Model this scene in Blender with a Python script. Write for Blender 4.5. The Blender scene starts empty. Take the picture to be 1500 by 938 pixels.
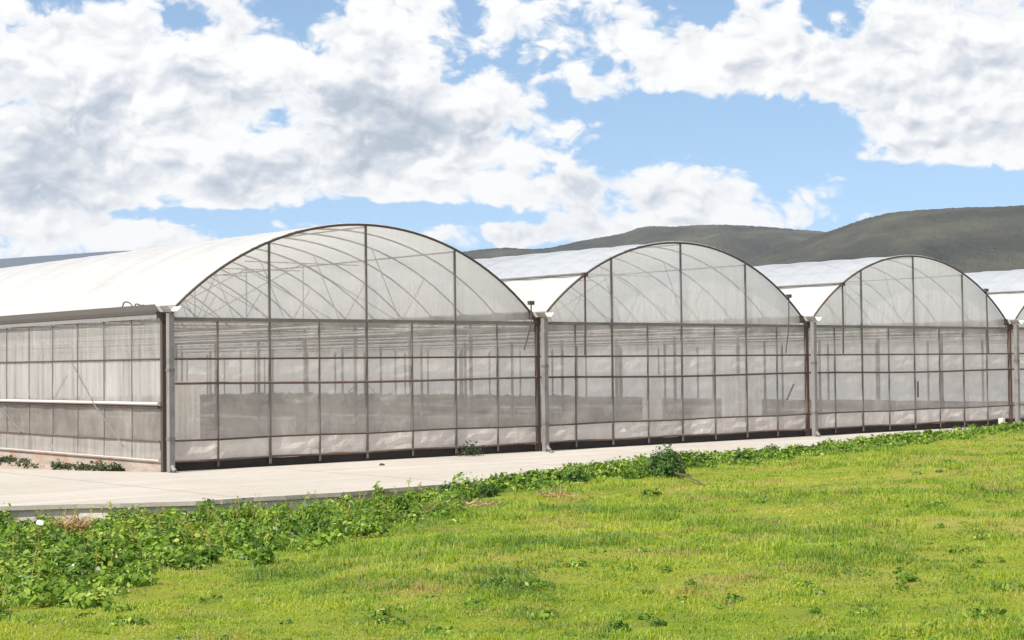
import bpy, bmesh, math, random
import numpy as np
from mathutils import Vector, Matrix, noise as mnoise

random.seed(7)
rng = np.random.default_rng(11)
R = math.radians
sc = bpy.context.scene
COL = sc.collection

# ------------------------------------------------------------------ camera
YAW, PITCH, ROLL, F = 0.6965968, 0.0283252, -0.0111366, 2384.85
CAM = np.array([-15.1098, -28.6392, 1.9815])

def cam_axes():
    cy, sy = math.cos(YAW), math.sin(YAW)
    fwd = np.array([sy * math.cos(PITCH), cy * math.cos(PITCH), math.sin(PITCH)])
    right = np.array([cy, -sy, 0.0])
    up = np.cross(right, fwd)
    r = right * math.cos(ROLL) + up * math.sin(ROLL)
    u = -right * math.sin(ROLL) + up * math.cos(ROLL)
    return r, u, fwd
AR, AU, AF = cam_axes()
cd = bpy.data.cameras.new('camera')
cam = bpy.data.objects.new('camera', cd)
COL.objects.link(cam)
cd.sensor_fit = 'HORIZONTAL'
cd.sensor_width = 36.0
cd.lens = F / 1500 * 36
cd.clip_start = 0.1
cd.clip_end = 40000
mw = Matrix.Identity(4)
for k in range(3):
    mw[k][0], mw[k][1], mw[k][2], mw[k][3] = AR[k], AU[k], -AF[k], CAM[k]
cam.matrix_world = mw
sc.camera = cam

def ray(px, py):
    d = AR * (px - 750) / F - AU * (py - 469) / F + AF
    return d / np.linalg.norm(d)

def ground_at(px, py, z=0.0):
    d = ray(px, py)
    t = (z - CAM[2]) / d[2]
    return CAM + t * d

def azel(px, py):
    d = ray(px, py)
    return math.degrees(math.atan2(d[0], d[1])), math.degrees(math.asin(d[2]))

# ------------------------------------------------------------------ helpers
def tag(o, label=None, cat=None, group=None, kind=None):
    if label: o['label'] = label
    if cat: o['category'] = cat
    if group: o['group'] = group
    if kind: o['kind'] = kind
    return o

def empty(name, loc=(0, 0, 0)):
    o = bpy.data.objects.new(name, None)
    o.empty_display_size = 0.3
    COL.objects.link(o)
    o.location = loc
    return o

def link_mesh(name, me, mat, parent=None, smooth=False):
    if mat is not None:
        me.materials.append(mat)
    if smooth:
        me.polygons.foreach_set('use_smooth', [True] * len(me.polygons))
    o = bpy.data.objects.new(name, me)
    COL.objects.link(o)
    if parent is not None:
        o.parent = parent
    return o

class MB:
    """collects boxes and tubes, links them as one mesh object"""
    def __init__(self):
        self.v, self.f = [], []
    def box(self, x0, x1, y0, y1, z0, z1):
        b = len(self.v)
        self.v += [(x0, y0, z0), (x1, y0, z0), (x1, y1, z0), (x0, y1, z0),
                   (x0, y0, z1), (x1, y0, z1), (x1, y1, z1), (x0, y1, z1)]
        self.f += [tuple(b + i for i in q) for q in
                   ((3, 2, 1, 0), (4, 5, 6, 7), (0, 1, 5, 4), (1, 2, 6, 5), (2, 3, 7, 6), (3, 0, 4, 7))]
        return self
    def tube(self, pts, r, n=8, cap=True):
        pts = [Vector(p) for p in pts]
        b = len(self.v)
        for i, p in enumerate(pts):
            if i == 0: t = pts[1] - p
            elif i == len(pts) - 1: t = p - pts[i - 1]
            else: t = pts[i + 1] - pts[i - 1]
            t.normalize()
            ref = Vector((0, 0, 1)) if abs(t.z) < 0.9 else Vector((0, 1, 0))
            a = t.cross(ref).normalized()
            c = a.cross(t).normalized()
            rr = r[i] if isinstance(r, (list, tuple)) else r
            for k in range(n):
                an = 2 * math.pi * (k + 0.5) / n
                self.v.append(tuple(p + a * (rr * math.cos(an)) + c * (rr * math.sin(an))))
        for i in range(len(pts) - 1):
            for k in range(n):
                k2 = (k + 1) % n
                self.f.append((b + i * n + k, b + i * n + k2, b + (i + 1) * n + k2, b + (i + 1) * n + k))
        if cap:
            self.f.append(tuple(b + k for k in reversed(range(n))))
            e = b + (len(pts) - 1) * n
            self.f.append(tuple(e + k for k in range(n)))
        return self
    def grid(self, P):
        """P: list of rows of points"""
        b = len(self.v)
        m = len(P[0])
        for row in P: self.v += [tuple(p) for p in row]
        for i in range(len(P) - 1):
            for j in range(m - 1):
                self.f.append((b + i * m + j, b + i * m + j + 1, b + (i + 1) * m + j + 1, b + (i + 1) * m + j))
        return self
    def build(self, name, mat, parent=None, smooth=False):
        me = bpy.data.meshes.new(name)
        me.from_pydata(self.v, [], self.f)
        me.update()
        return link_mesh(name, me, mat, parent, smooth)

def np_mesh(name, verts, tris, attrs=None, smooth=False):
    """verts (n,3), tris (m,3)"""
    me = bpy.data.meshes.new(name)
    n, m = len(verts), len(tris)
    me.vertices.add(n)
    me.vertices.foreach_set('co', np.ascontiguousarray(verts, dtype=np.float32).ravel())
    me.loops.add(m * 3)
    me.loops.foreach_set('vertex_index', np.ascontiguousarray(tris, dtype=np.int32).ravel())
    me.polygons.add(m)
    me.polygons.foreach_set('loop_start', np.arange(0, m * 3, 3, dtype=np.int32))
    me.polygons.foreach_set('loop_total', np.full(m, 3, dtype=np.int32))
    if smooth:
        me.polygons.foreach_set('use_smooth', np.ones(m, dtype=bool))
    me.update(calc_edges=True)
    for k, a in (attrs or {}).items():
        at = me.attributes.new(k, 'FLOAT', 'POINT')
        at.data.foreach_set('value', np.ascontiguousarray(a, dtype=np.float32))
    return me

# ------------------------------------------------------------------ node helpers
class NT:
    def __init__(self, tree):
        self.t = tree
    def n(self, typ, **kw):
        nd = self.t.nodes.new(typ)
        for k, v in kw.items():
            setattr(nd, k, v)
        return nd
    def l(self, a, b):
        self.t.links.new(a, b)
    def put(self, sock, v):
        if isinstance(v, bpy.types.NodeSocket): self.l(v, sock)
        elif v is not None: sock.default_value = v
    def math(self, op, a, b=None, c=None, clamp=False):
        nd = self.n('ShaderNodeMath', operation=op, use_clamp=clamp)
        for i, v in enumerate((a, b, c)):
            if v is not None: self.put(nd.inputs[i], v)
        return nd.outputs[0]
    def vmath(self, op, a, b=None, scale=None):
        nd = self.n('ShaderNodeVectorMath', operation=op)
        self.put(nd.inputs[0], a)
        if b is not None: self.put(nd.inputs[1], b)
        if scale is not None: self.put(nd.inputs[3], scale)
        return nd.outputs['Value'] if op in ('LENGTH', 'DOT_PRODUCT', 'DISTANCE') else nd.outputs[0]
    def noise(self, vec, scale, detail=4, rough=0.5, dist=0.0, out='Fac', dim='3D'):
        nd = self.n('ShaderNodeTexNoise', noise_dimensions=dim)
        if vec is not None: self.l(vec, nd.inputs['Vector'])
        nd.inputs['Scale'].default_value = scale
        nd.inputs['Detail'].default_value = detail
        nd.inputs['Roughness'].default_value = rough
        nd.inputs['Distortion'].default_value = dist
        return nd.outputs[out]
    def ramp(self, fac, stops, interp='LINEAR'):
        nd = self.n('ShaderNodeValToRGB')
        nd.color_ramp.interpolation = interp
        els = nd.color_ramp.elements
        while len(els) < len(stops): els.new(0.5)
        for e, (p, c) in zip(els, stops):
            e.position = p
            e.color = tuple(c) + (1.0,) if len(c) == 3 else c
        self.l(fac, nd.inputs[0])
        return nd.outputs[0]
    def mix(self, fac, a, b, typ='MIX'):
        nd = self.n('ShaderNodeMix', data_type='RGBA', blend_type=typ)
        self.put(nd.inputs[0], fac)
        for s, v in ((nd.inputs[6], a), (nd.inputs[7], b)):
            if isinstance(v, (tuple, list)) and len(v) == 3: v = tuple(v) + (1.0,)
            self.put(s, v)
        return nd.outputs[2]
    def maprange(self, v, a, b, c, d, smooth=False):
        nd = self.n('ShaderNodeMapRange')
        if smooth: nd.interpolation_type = 'SMOOTHSTEP'
        self.put(nd.inputs[0], v)
        for i, x in enumerate((a, b, c, d)): nd.inputs[1 + i].default_value = x
        return nd.outputs[0]
    def scaled(self, vec, s):
        return self.vmath('MULTIPLY', vec, tuple(s))

def new_mat(name):
    m = bpy.data.materials.new(name)
    m.use_nodes = True
    m.node_tree.nodes.clear()
    t = NT(m.node_tree)
    out = t.n('ShaderNodeOutputMaterial')
    return m, t, out

def pbr(name, build, rough=0.6, metal=0.0, bump=None, spec=0.4):
    """build(t, pos) -> colour socket or tuple ; bump(t,pos) -> (height, strength, distance)"""
    m, t, out = new_mat(name)
    pos = t.n('ShaderNodeNewGeometry').outputs['Position']
    b = t.n('ShaderNodeBsdfPrincipled')
    c = build(t, pos)
    if isinstance(c, tuple): c = c + (1.0,) if len(c) == 3 else c
    t.put(b.inputs['Base Color'], c)
    r = rough(t, pos) if callable(rough) else rough
    t.put(b.inputs['Roughness'], r)
    b.inputs['Metallic'].default_value = metal
    b.inputs['Specular IOR Level'].default_value = spec
    if bump:
        h, s, d = bump(t, pos)
        bn = t.n('ShaderNodeBump')
        bn.inputs['Strength'].default_value = s
        bn.inputs['Distance'].default_value = d
        t.l(h, bn.inputs['Height'])
        t.l(bn.outputs[0], b.inputs['Normal'])
    t.l(b.outputs[0], out.inputs[0])
    return m

#@SKY
# ------------------------------------------------------------------ sky
SUN_EL, SUN_AZ = R(50), R(-98)      # azimuth measured from +Y towards +X: the sun stands to the left and only grazes the front
sd = np.array([math.cos(SUN_EL) * math.sin(SUN_AZ), math.cos(SUN_EL) * math.cos(SUN_AZ), math.sin(SUN_EL)])
world = bpy.data.worlds.new('World')
sc.world = world
world.use_nodes = True
world.cycles.sampling_method = 'MANUAL'
world.cycles.sample_map_resolution = 256
world.node_tree.nodes.clear()
w = NT(world.node_tree)
wout = w.n('ShaderNodeOutputWorld')
bg = w.n('ShaderNodeBackground')
sky = w.n('ShaderNodeTexSky', sky_type='NISHITA')
lift = w.vmath('NORMALIZE', w.vmath('ADD', w.n('ShaderNodeTexCoord').outputs['Generated'], (0, 0, 0.16)))
w.l(lift, sky.inputs[0])
sky.sun_disc = False
sky.sun_elevation = SUN_EL
sky.sun_rotation = SUN_AZ
sky.air_density = 1.0
sky.dust_density = 0.6
sky.ozone_density = 1.6
SKY_STR = 0.068
bg.inputs['Strength'].default_value = SKY_STR
gen = w.n('ShaderNodeTexCoord').outputs['Generated']
sep = w.n('ShaderNodeSeparateXYZ')
w.l(gen, sep.inputs[0])
az = w.math('MULTIPLY', w.math('ARCTAN2', sep.outputs[0], sep.outputs[1]), 180 / math.pi)
el = w.math('MULTIPLY', w.math('ARCSINE', sep.outputs[2]), 180 / math.pi)
cmb = w.n('ShaderNodeCombineXYZ')
w.l(az, cmb.inputs[0]); w.l(el, cmb.inputs[1])
P0 = cmb.outputs[0]
# where the clouds stand: (photo px, py, half width, half height, weight)
CLOUD = [(70, 60, 150, 75, .62), (215, 90, 120, 95, .55), (345, 60, 85, 85, .55), (400, 175, 210, 110, .6),
         (535, 80, 75, 85, .62), (610, 175, 120, 85, .5), (720, 170, 150, 66, .55), (850, 190, 90, 26, .32),
         (60, 200, 170, 120, .6), (200, 250, 190, 60, .5), (420, 255, 220, 44, .42), (700, 262, 190, 46, .58),
         (885, 292, 90, 46, .42), (40, 335, 210, 48, .6), (215, 345, 130, 24, .35), (700, 345, 105, 20, .55),
         (1000, 275, 80, 55, .58), (1130, 308, 190, 34, .5), (760, 26, 270, 62, .52), (965, 70, 70, 62, .42),
         (1125, 50, 100, 70, .6), (1085, 118, 130, 58, .55), (1330, 110, 150, 105, .7), (1450, 60, 170, 150, .62),
         (1355, 200, 90, 42, .6), (1455, 205, 90, 40, .45), (890, 142, 55, 24, .4), (830, 112, 42, 14, .34),
         (712, 100, 34, 20, .28), (1095, 262, 30, 14, .36), (1215, 270, 46, 16, .36), (1455, 245, 40, 18, .28),
         (900, 345, 150, 26, .45),
         (105, 2, 60, 24, -.5), (285, 40, 46, 28, -.5), (455, 8, 66, 26, -.5), (290, 316, 110, 11, -.6),
         (610, 313, 150, 15, -.7), (970, 195, 170, 60, -.45), (1160, 195, 130, 44, -.5), (1015, 8, 70, 26, -.6),
         (1225, 22, 46, 36, -.7), (690, 98, 110, 22, -.3), (1340, 272, 190, 30, -.45), (640, 60, 40, 22, -.2)]
SHADE = [(75, 210, 110, 75, 1.0), (560, 185, 80, 62, .95), (660, 195, 110, 34, .6), (335, 282, 60, 24, .8),
         (410, 243, 90, 22, .65), (845, 280, 55, 30, .55), (230, 120, 120, 36, .35), (480, 140, 50, 60, .4),
         (320, 140, 70, 40, .3), (1260, 165, 120, 36, .42), (1090, 90, 90, 22, .3), (1410, 90, 130, 60, .22),
         (640, 280, 130, 18, .4), (30, 320, 90, 26, .3), (900, 320, 110, 20, .3)]

def blobs(p, lst):
    acc = None
    for px, py, rx, ry, wt in lst:
        a, e = azel(px, py)
        sx, sy = rx / 41.6 * 1.35, ry / 41.6 * 1.35
        d = w.vmath('MULTIPLY', w.vmath('SUBTRACT', p, (a, e, 0)), (1 / sx, 1 / sy, 0))
        q = w.vmath('DOT_PRODUCT', d, d)
        g = w.math('MULTIPLY', w.math('MAXIMUM', w.math('SUBTRACT', 1.0, q), 0.0), wt)
        acc = g if acc is None else w.math('ADD', acc, g)
    return acc

def puffs(p, det=8, vdet=3.0, vw=.55):
    q = w.vmath('MULTIPLY', p, (1.0, 1.5, 1.0))
    wob = w.noise(q, 0.35, 3, 0.5, out='Color', dim='2D')
    q2 = w.vmath('ADD', q, w.vmath('SCALE', w.vmath('SUBTRACT', wob, (.5, .5, .5)), scale=1.6))
    n1 = w.noise(q2, 0.42, det, 0.56, dim='2D')
    vor = w.n('ShaderNodeTexVoronoi', feature='SMOOTH_F1', voronoi_dimensions='2D')
    w.l(q2, vor.inputs['Vector'])
    vor.inputs['Scale'].default_value = 0.75
    vor.inputs['Detail'].default_value = vdet
    vor.inputs['Roughness'].default_value = 0.55
    vor.inputs['Smoothness'].default_value = 0.35
    b = w.math('SUBTRACT', 0.55, vor.outputs['Distance'])
    return w.math('ADD', w.math('MULTIPLY', w.math('SUBTRACT', n1, 0.5), 1.5), w.math('MULTIPLY', b, vw))

elsewhere = w.maprange(w.math('ABSOLUTE', w.math('SUBTRACT', az, 40.0)), 20, 28, 0.0, 0.42)  # cloud cover outside the view, thickened to throw more light on the facade
overhead = w.maprange(el, 14, 24, 0.0, 0.25)
base = w.math('ADD', w.math('ADD', blobs(P0, CLOUD), -0.06), w.math('MAXIMUM', elsewhere, overhead))
d0 = puffs(P0)
e0 = puffs(P0, 4, 1.0, .30)
d1 = puffs(w.vmath('ADD', P0, (-0.30, 0.80, 0)), 4, 1.0, .30)
dens = w.math('ADD', base, d0)
mask = w.maprange(dens, -0.08, 0.33, 0.0, 1.0, smooth=True)
d2 = puffs(w.vmath('ADD', P0, (-0.14, 0.28, 0)), 4, 1.0, .30)
relief = w.math('ADD', w.math('MULTIPLY', w.math('SUBTRACT', e0, d1), .75), w.math('MULTIPLY', w.math('SUBTRACT', e0, d2), 1.0))
thick = w.maprange(dens, 0.1, 0.65, 0.0, 1.0, smooth=True)
shade = w.math('ADD', w.math('MULTIPLY', blobs(P0, SHADE), 0.60),
               w.math('ADD', w.math('MULTIPLY', relief, -0.9), w.math('MULTIPLY', w.math('SUBTRACT', w.noise(P0, 0.25, 4, .5, dim='2D'), 0.5), 0.45)))
shade = w.math('ADD', shade, 0.10)
shade = w.math('MULTIPLY', shade, thick, clamp=True)
cloud = w.ramp(shade, [(0.0, (9.3, 9.3, 9.3)), (0.28, (7.7, 7.85, 8.2)), (0.65, (5.55, 6.05, 6.8)), (1.0, (4.3, 4.95, 5.85))])
tint = w.mix(1.0, sky.outputs[0], (1.92, 1.95, 1.82), 'MULTIPLY')
mixed = w.mix(mask, tint, cloud)
w.l(mixed, bg.inputs['Color'])
w.l(bg.outputs[0], wout.inputs[0])

ld = bpy.data.lights.new('sun', 'SUN')
ld.energy = 4.6
ld.angle = R(0.55)
ld.color = (1.0, 0.955, 0.88)
sun = bpy.data.objects.new('sun', ld)
COL.objects.link(sun)
sun.rotation_euler = Vector(sd).to_track_quat('Z', 'Y').to_euler()
sun.location = (-30, 10, 40)
#@ENDSKY

sc.view_settings.view_transform = 'Standard'
sc.view_settings.look = 'None'
sc.view_settings.exposure = 0.70
sc.view_settings.gamma = 1.0
sc.render.engine = 'CYCLES'
cy = sc.cycles
cy.max_bounces = 10
cy.diffuse_bounces = 5
cy.glossy_bounces = 3
cy.transmission_bounces = 6
cy.transparent_max_bounces = 28
cy.sample_clamp_indirect = 4.0
cy.use_denoising = True
try: cy.denoiser = 'OPENIMAGEDENOISE'
except Exception: pass
#@REST
# ------------------------------------------------------------------ materials
def lin(r, g, b):
    f = lambda c: ((c / 255 + 0.055) / 1.055) ** 2.4 if c > 10 else c / 255 / 12.92
    return (f(r), f(g), f(b))

def steel(name, base, rust, amount, rough=0.5):
    def col(t, p):
        n1 = t.noise(p, 3.0, 5, .6)
        n2 = t.noise(t.scaled(p, (6, 6, 1.2)), 6.0, 4, .6)
        m = t.maprange(n1, 0.62 - amount, 0.78 - amount, 0, 1)
        c = t.mix(n2, tuple(x * .7 for x in base), tuple(min(1, x * 1.3) for x in base))
        return t.mix(m, c, rust)
    return pbr(name, col, rough, 0.0, lambda t, p: (t.noise(p, 40, 3), .15, .01))

M = {}
M['frame'] = steel('galvanised frame', (.145, .132, .12), (.12, .085, .065), .08, .55)
M['dark'] = steel('dark weathered steel', (.06, .054, .05), (.075, .045, .032), .2, .6)
M['rusty'] = steel('rusty steel', (.11, .09, .076), (.11, .06, .042), .2, .7)
M['inner'] = steel('inner galvanised frame', (.165, .16, .152), (.16, .12, .09), .12, .5)
M['pipe'] = steel('pipe plastic', (.2, .187, .183), (.15, .135, .13), .12, .5)
M['gutter'] = steel('gutter steel', (.20, .195, .19), (.2, .17, .15), .1, .5)
M['white'] = steel('white painted tube', (.46, .44, .42), (.5, .4, .35), .08, .4)

def film(name, col, clear, streak=(1, 1, 1), wrinkle=0.3, mottled=0.25, trans=0.5, wscale=(1, 1, 1), gloss=.2):
    m, t, out = new_mat(name)
    pos = t.n('ShaderNodeNewGeometry').outputs['Position']
    st = t.noise(t.scaled(pos, streak), 1.0, 5, .6)
    bl = t.noise(pos, 0.55, 4, .55)
    dirt = t.math('ADD', t.math('MULTIPLY', st, .6), t.math('MULTIPLY', bl, .4))
    c = t.mix(t.maprange(dirt, .35, .68, 0, 1), tuple(x * (1 - mottled) for x in col), col)
    bn = t.n('ShaderNodeBump')
    bn.inputs['Strength'].default_value = wrinkle
    bn.inputs['Distance'].default_value = 0.06
    t.l(t.noise(t.scaled(pos, wscale), 1.0, 4, .55, 0.6), bn.inputs['Height'])
    d = t.n('ShaderNodeBsdfDiffuse'); t.l(c, d.inputs[0]); t.l(bn.outputs[0], d.inputs['Normal'])
    tl = t.n('ShaderNodeBsdfTranslucent'); t.l(c, tl.inputs[0]); t.l(bn.outputs[0], tl.inputs['Normal'])
    mx = t.n('ShaderNodeMixShader'); mx.inputs[0].default_value = trans
    t.l(d.outputs[0], mx.inputs[1]); t.l(tl.outputs[0], mx.inputs[2])
    tr = t.n('ShaderNodeBsdfTransparent')
    tr.inputs[0].default_value = (.96, .955, .95, 1)
    m2 = t.n('ShaderNodeMixShader')
    t.l(t.maprange(dirt, .3, .7, 1 - clear - .13, 1 - clear + .13), m2.inputs[0])
    t.l(tr.outputs[0], m2.inputs[1]); t.l(mx.outputs[0], m2.inputs[2])
    gl = t.n('ShaderNodeBsdfGlossy'); gl.inputs['Roughness'].default_value = 0.28
    gl.inputs[0].default_value = (1, 1, 1, 1)
    t.l(bn.outputs[0], gl.inputs['Normal'])
    fr = t.n('ShaderNodeFresnel'); fr.inputs[0].default_value = 1.35
    m3 = t.n('ShaderNodeMixShader')
    t.l(t.math('MULTIPLY', fr.outputs[0], gloss), m3.inputs[0])
    t.l(m2.outputs[0], m3.inputs[1]); t.l(gl.outputs[0], m3.inputs[2])
    t.l(m3.outputs[0], out.inputs[0])
    return m
M['film_roof'] = film('roof film', (.87, .865, .855), .07, (.25, 2.2, .3), .35, .10, .62, (.6, 2.5, .6))
M['film_upper'] = film('roof upper film', (.78, .82, .88), .13, (.25, 1.6, .3), .25, .12, .66, (.6, 2.2, .6))
M['film_gable'] = film('gable film', (.95, .90, .855), .52, (1.4, 1, .25), .5, .14, .42, (3.0, 3, .8))
M['film_milky'] = film('milky gable film', (.96, .905, .855), .34, (2.2, 1, .3), .5, .12, .42, (3.5, 3, .7))
M['film_mid'] = film('mid gable film', (.95, .885, .83), .50, (1.8, 1, .3), .5, .16, .40, (3.0, 3, .8))
M['film_low'] = film('low gable film', (.95, .88, .82), .62, (1.2, 1, .8), .5, .2, .40, (3.0, 3, 1.5))
M['film_skirt'] = film('skirt film', (.94, .865, .795), .18, (1.5, 1, .7), .6, .2, .40, (4.0, 3, 3.0))
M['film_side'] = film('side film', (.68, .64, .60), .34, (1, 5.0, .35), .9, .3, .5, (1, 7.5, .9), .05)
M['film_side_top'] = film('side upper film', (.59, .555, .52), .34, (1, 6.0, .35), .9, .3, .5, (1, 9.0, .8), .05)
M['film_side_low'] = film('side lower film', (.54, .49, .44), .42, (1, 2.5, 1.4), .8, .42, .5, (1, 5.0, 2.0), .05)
M['film_back'] = film('back film', (.90, .875, .84), .03, (1.0, 1, .4), .08, .12, .7, (2.0, 2, .8))
M['curtain'] = film('pale curtain', (.86, .83, .79), .1, (3, 3, .4), .6, .12, .5, (5, 5, .7))

def col_concrete(t, p):
    a = t.noise(p, .35, 5, .6); b = t.noise(p, 5, 6, .65); c3 = t.noise(t.scaled(p, (.12, 1.6, 1)), 1.0, 5, .6)
    c = t.mix(a, (.31, .278, .24), (.435, .40, .352))
    c = t.mix(t.maprange(b, .45, .75, 0, .55), c, (.29, .26, .225))
    c = t.mix(t.maprange(c3, .52, .70, 0, .55), c, (.50, .465, .42))
    c = t.mix(t.maprange(t.noise(t.scaled(p, (.2, 2.4, 1)), .8, 4, .55), .58, .72, 0, .5), c, (.27, .24, .21))
    spots = t.noise(p, 9, 3, .5)
    c = t.mix(t.maprange(spots, .68, .74, 0, .6), c, (.2, .175, .15))
    sx = t.n('ShaderNodeSeparateXYZ'); t.l(p, sx.inputs[0])
    wob = t.math('ADD', sx.outputs[0], t.math('MULTIPLY', t.noise(p, 1.2, 3), .06))
    j = t.math('ABSOLUTE', t.math('SUBTRACT', t.math('FRACT', t.math('MULTIPLY', wob, 1 / 4.3)), .5))
    return t.mix(t.maprange(j, .0, .008, .85, 0), c, (.15, .13, .11))
M['concrete'] = pbr('pale concrete', col_concrete, .85, 0, lambda t, p: (t.noise(p, 14, 6, .7), .5, .02), .25)
def col_lip(t, p):
    b = t.noise(t.scaled(p, (2, 2, 7)), 1.5, 5, .65)
    return t.mix(b, (.42, .375, .33), (.66, .61, .56))
M['edge'] = pbr('weathered concrete face', col_lip, .9, 0, lambda t, p: (t.noise(p, 9, 6, .7), .8, .03), .2)
def col_plinth(t, p):
    b = t.noise(t.scaled(p, (1.2, 1.2, 4)), 1.6, 5, .65)
    return t.mix(b, (.012, .012, .013), (.045, .035, .03))
M['plinth'] = pbr('black base sheet', col_plinth, .65, 0, lambda t, p: (t.noise(p, 5, 5, .65), .8, .06), .3)
def col_side_plinth(t, p):
    b = t.noise(t.scaled(p, (1, 1.2, 5)), 1.3, 5, .65); r = t.noise(p, 2.2, 3, .5)
    c = t.mix(b, (.22, .18, .145), (.46, .40, .34))
    return t.mix(t.maprange(r, .52, .66, 0, .7), c, (.36, .20, .14))
M['side_plinth'] = pbr('stained side base', col_side_plinth, .9, 0, lambda t, p: (t.noise(p, 8, 5, .7), .7, .04), .2)
def col_soil(t, p):
    a = t.noise(t.scaled(p, (1.3, .05, 1)), 1.1, 5, .6); b = t.noise(p, 3, 5, .65)
    c = t.ramp(a, [(.36, (.05, .04, .034)), (.46, (.15, .125, .11)), (.53, (.075, .06, .053)), (.63, (.26, .225, .20))])
    return t.mix(t.maprange(b, .45, .7, 0, .5), c, (.14, .125, .09))
M['soil'] = pbr('cultivated soil', col_soil, .95, 0, lambda t, p: (t.noise(p, 6, 5, .7), .6, .05), .15)
def col_ground(t, p):
    a = t.noise(p, .22, 4, .55); b = t.noise(p, 2.4, 5, .65)
    c = t.ramp(a, [(.3, (.11, .16, .014)), (.5, (.18, .205, .02)), (.7, (.26, .225, .06))])
    c = t.mix(t.maprange(b, .5, .75, 0, .5), c, (.13, .09, .045))
    # unseen land behind the greenhouse front, made tan to cut green bounce light
    sx = t.n('ShaderNodeSeparateXYZ'); t.l(p, sx.inputs[0])
    tan_ground = t.mix(t.noise(p, .05, 5, .6), (.20, .155, .115), (.30, .25, .19))
    return t.mix(t.maprange(t.math('ADD', sx.outputs[1], t.math('MULTIPLY', t.noise(p, .3, 3), 6)), 4, 10, 0, 1), c, tan_ground)
M['ground'] = pbr('meadow earth', col_ground, .95, 0, lambda t, p: (t.noise(p, 7, 6, .7), .8, .06), .1)
def col_hill(t, p):
    a = t.noise(p, .0045, 6, .62, .5); b = t.noise(p, .028, 6, .7); c3 = t.noise(t.scaled(p, (1, 1, 3)), .009, 5, .6)
    c = t.ramp(a, [(.34, (.042, .047, .043)), (.5, (.072, .073, .062)), (.66, (.120, .114, .090))])  # ramp contrast also paints in sunlit patches and cloud shadows
    c = t.mix(t.maprange(b, .45, .7, 0, .75), c, (.056, .060, .058))
    c = t.mix(t.maprange(c3, .56, .70, 0, .6), c, (.105, .115, .070))
    return c
M['hill'] = pbr('heath hillside', col_hill, .95, 0, lambda t, p: (t.noise(p, .012, 8, .75), 1.0, 30.0), .1)
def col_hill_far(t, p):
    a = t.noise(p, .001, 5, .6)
    return t.mix(a, (.05, .065, .095), (.075, .088, .115))  # far-off haze is painted in as a blue base colour
M['hill_far'] = pbr('haze-tinted distant ridge', col_hill_far, .95, 0, None, .1)

def leafy(name, stops, patch_scale=0.22, patch_amt=0.45, dry=None, trans=.45, gloss=.12):
    """plant material: colour from the per-blade 'tint' and from soft patches over the field"""
    m, t, out = new_mat(name)
    pos = t.n('ShaderNodeNewGeometry').outputs['Position']
    at = t.n('ShaderNodeAttribute', attribute_name='tint').outputs['Fac']
    pn = t.noise(pos, patch_scale, 4, .6)
    f = t.math('ADD', t.math('MULTIPLY', at, 1 - patch_amt), t.math('MULTIPLY', t.maprange(pn, .28, .72, 0, 1), patch_amt))
    c = t.ramp(f, stops)
    if dry:
        dn = t.noise(pos, 0.9, 4, .6)
        k = t.math('MULTIPLY', t.maprange(dn, .50, .64, 0, 1), t.maprange(at, .3, .65, 0, .95))
        c = t.mix(k, c, dry)
    d = t.n('ShaderNodeBsdfDiffuse'); t.l(c, d.inputs[0])
    tl = t.n('ShaderNodeBsdfTranslucent')
    t.l(t.mix(1.0, c, (1.15, 1.2, .6), 'MULTIPLY'), tl.inputs[0])
    mx = t.n('ShaderNodeMixShader'); mx.inputs[0].default_value = trans
    t.l(d.outputs[0], mx.inputs[1]); t.l(tl.outputs[0], mx.inputs[2])
    gl = t.n('ShaderNodeBsdfGlossy'); gl.inputs['Roughness'].default_value = .45
    fr = t.n('ShaderNodeFresnel'); fr.inputs[0].default_value = 1.4
    m3 = t.n('ShaderNodeMixShader'); t.l(t.math('MULTIPLY', fr.outputs[0], gloss * 4), m3.inputs[0])
    t.l(mx.outputs[0], m3.inputs[1]); t.l(gl.outputs[0], m3.inputs[2])
    t.l(m3.outputs[0], out.inputs[0])
    return m
M['grass'] = leafy('meadow grass', [(.0, (.035, .095, .008)), (.22, (.13, .22, .011)), (.5, (.235, .345, .014)), (.75, (.345, .41, .026)), (1.0, (.53, .46, .13))],
                   .26, .40, (.36, .26, .10), .5, .03)
M['weed'] = leafy('leafy weeds', [(.0, (.022, .055, .008)), (.3, (.07, .15, .013)), (.65, (.20, .31, .03)), (1.0, (.48, .50, .13))], .8, .35, None, .34, .10)
M['bush'] = leafy('round bush leaves', [(.0, (.022, .06, .012)), (.5, (.05, .12, .018)), (1.0, (.13, .22, .035))], .5, .2, None, .35, .14)
M['dull_weed'] = leafy('dusty weeds', [(.0, (.02, .035, .014)), (.6, (.045, .07, .025)), (1.0, (.10, .12, .05))], .5, .2, None, .3, .1)
M['stalk'] = leafy('seed stalks', [(.0, (.14, .17, .03)), (.5, (.32, .30, .07)), (1.0, (.5, .42, .16))], .5, .2, None, .35, .04)
M['crop'] = leafy('withered crop', [(.0, (.10, .09, .07)), (.6, (.17, .15, .115)), (1.0, (.25, .22, .17))], .5, .2, None, .3, .03)
M['dry'] = leafy('dry stalks', [(.0, (.18, .095, .045)), (.5, (.38, .25, .12)), (1.0, (.52, .40, .22))], .5, .1, None, .3, .06)
def col_stone(t, p):
    return t.mix(t.noise(p, 12, 5, .6), (.42, .38, .33), (.7, .66, .6))
M['stone'] = pbr('pale rubble', col_stone, .9, 0, lambda t, p: (t.noise(p, 30, 5, .6), .6, .01), .2)
M['black'] = pbr('black rubber', lambda t, p: t.mix(t.noise(p, 20, 3), (.012, .012, .012), (.035, .033, .03)), .6)
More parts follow.
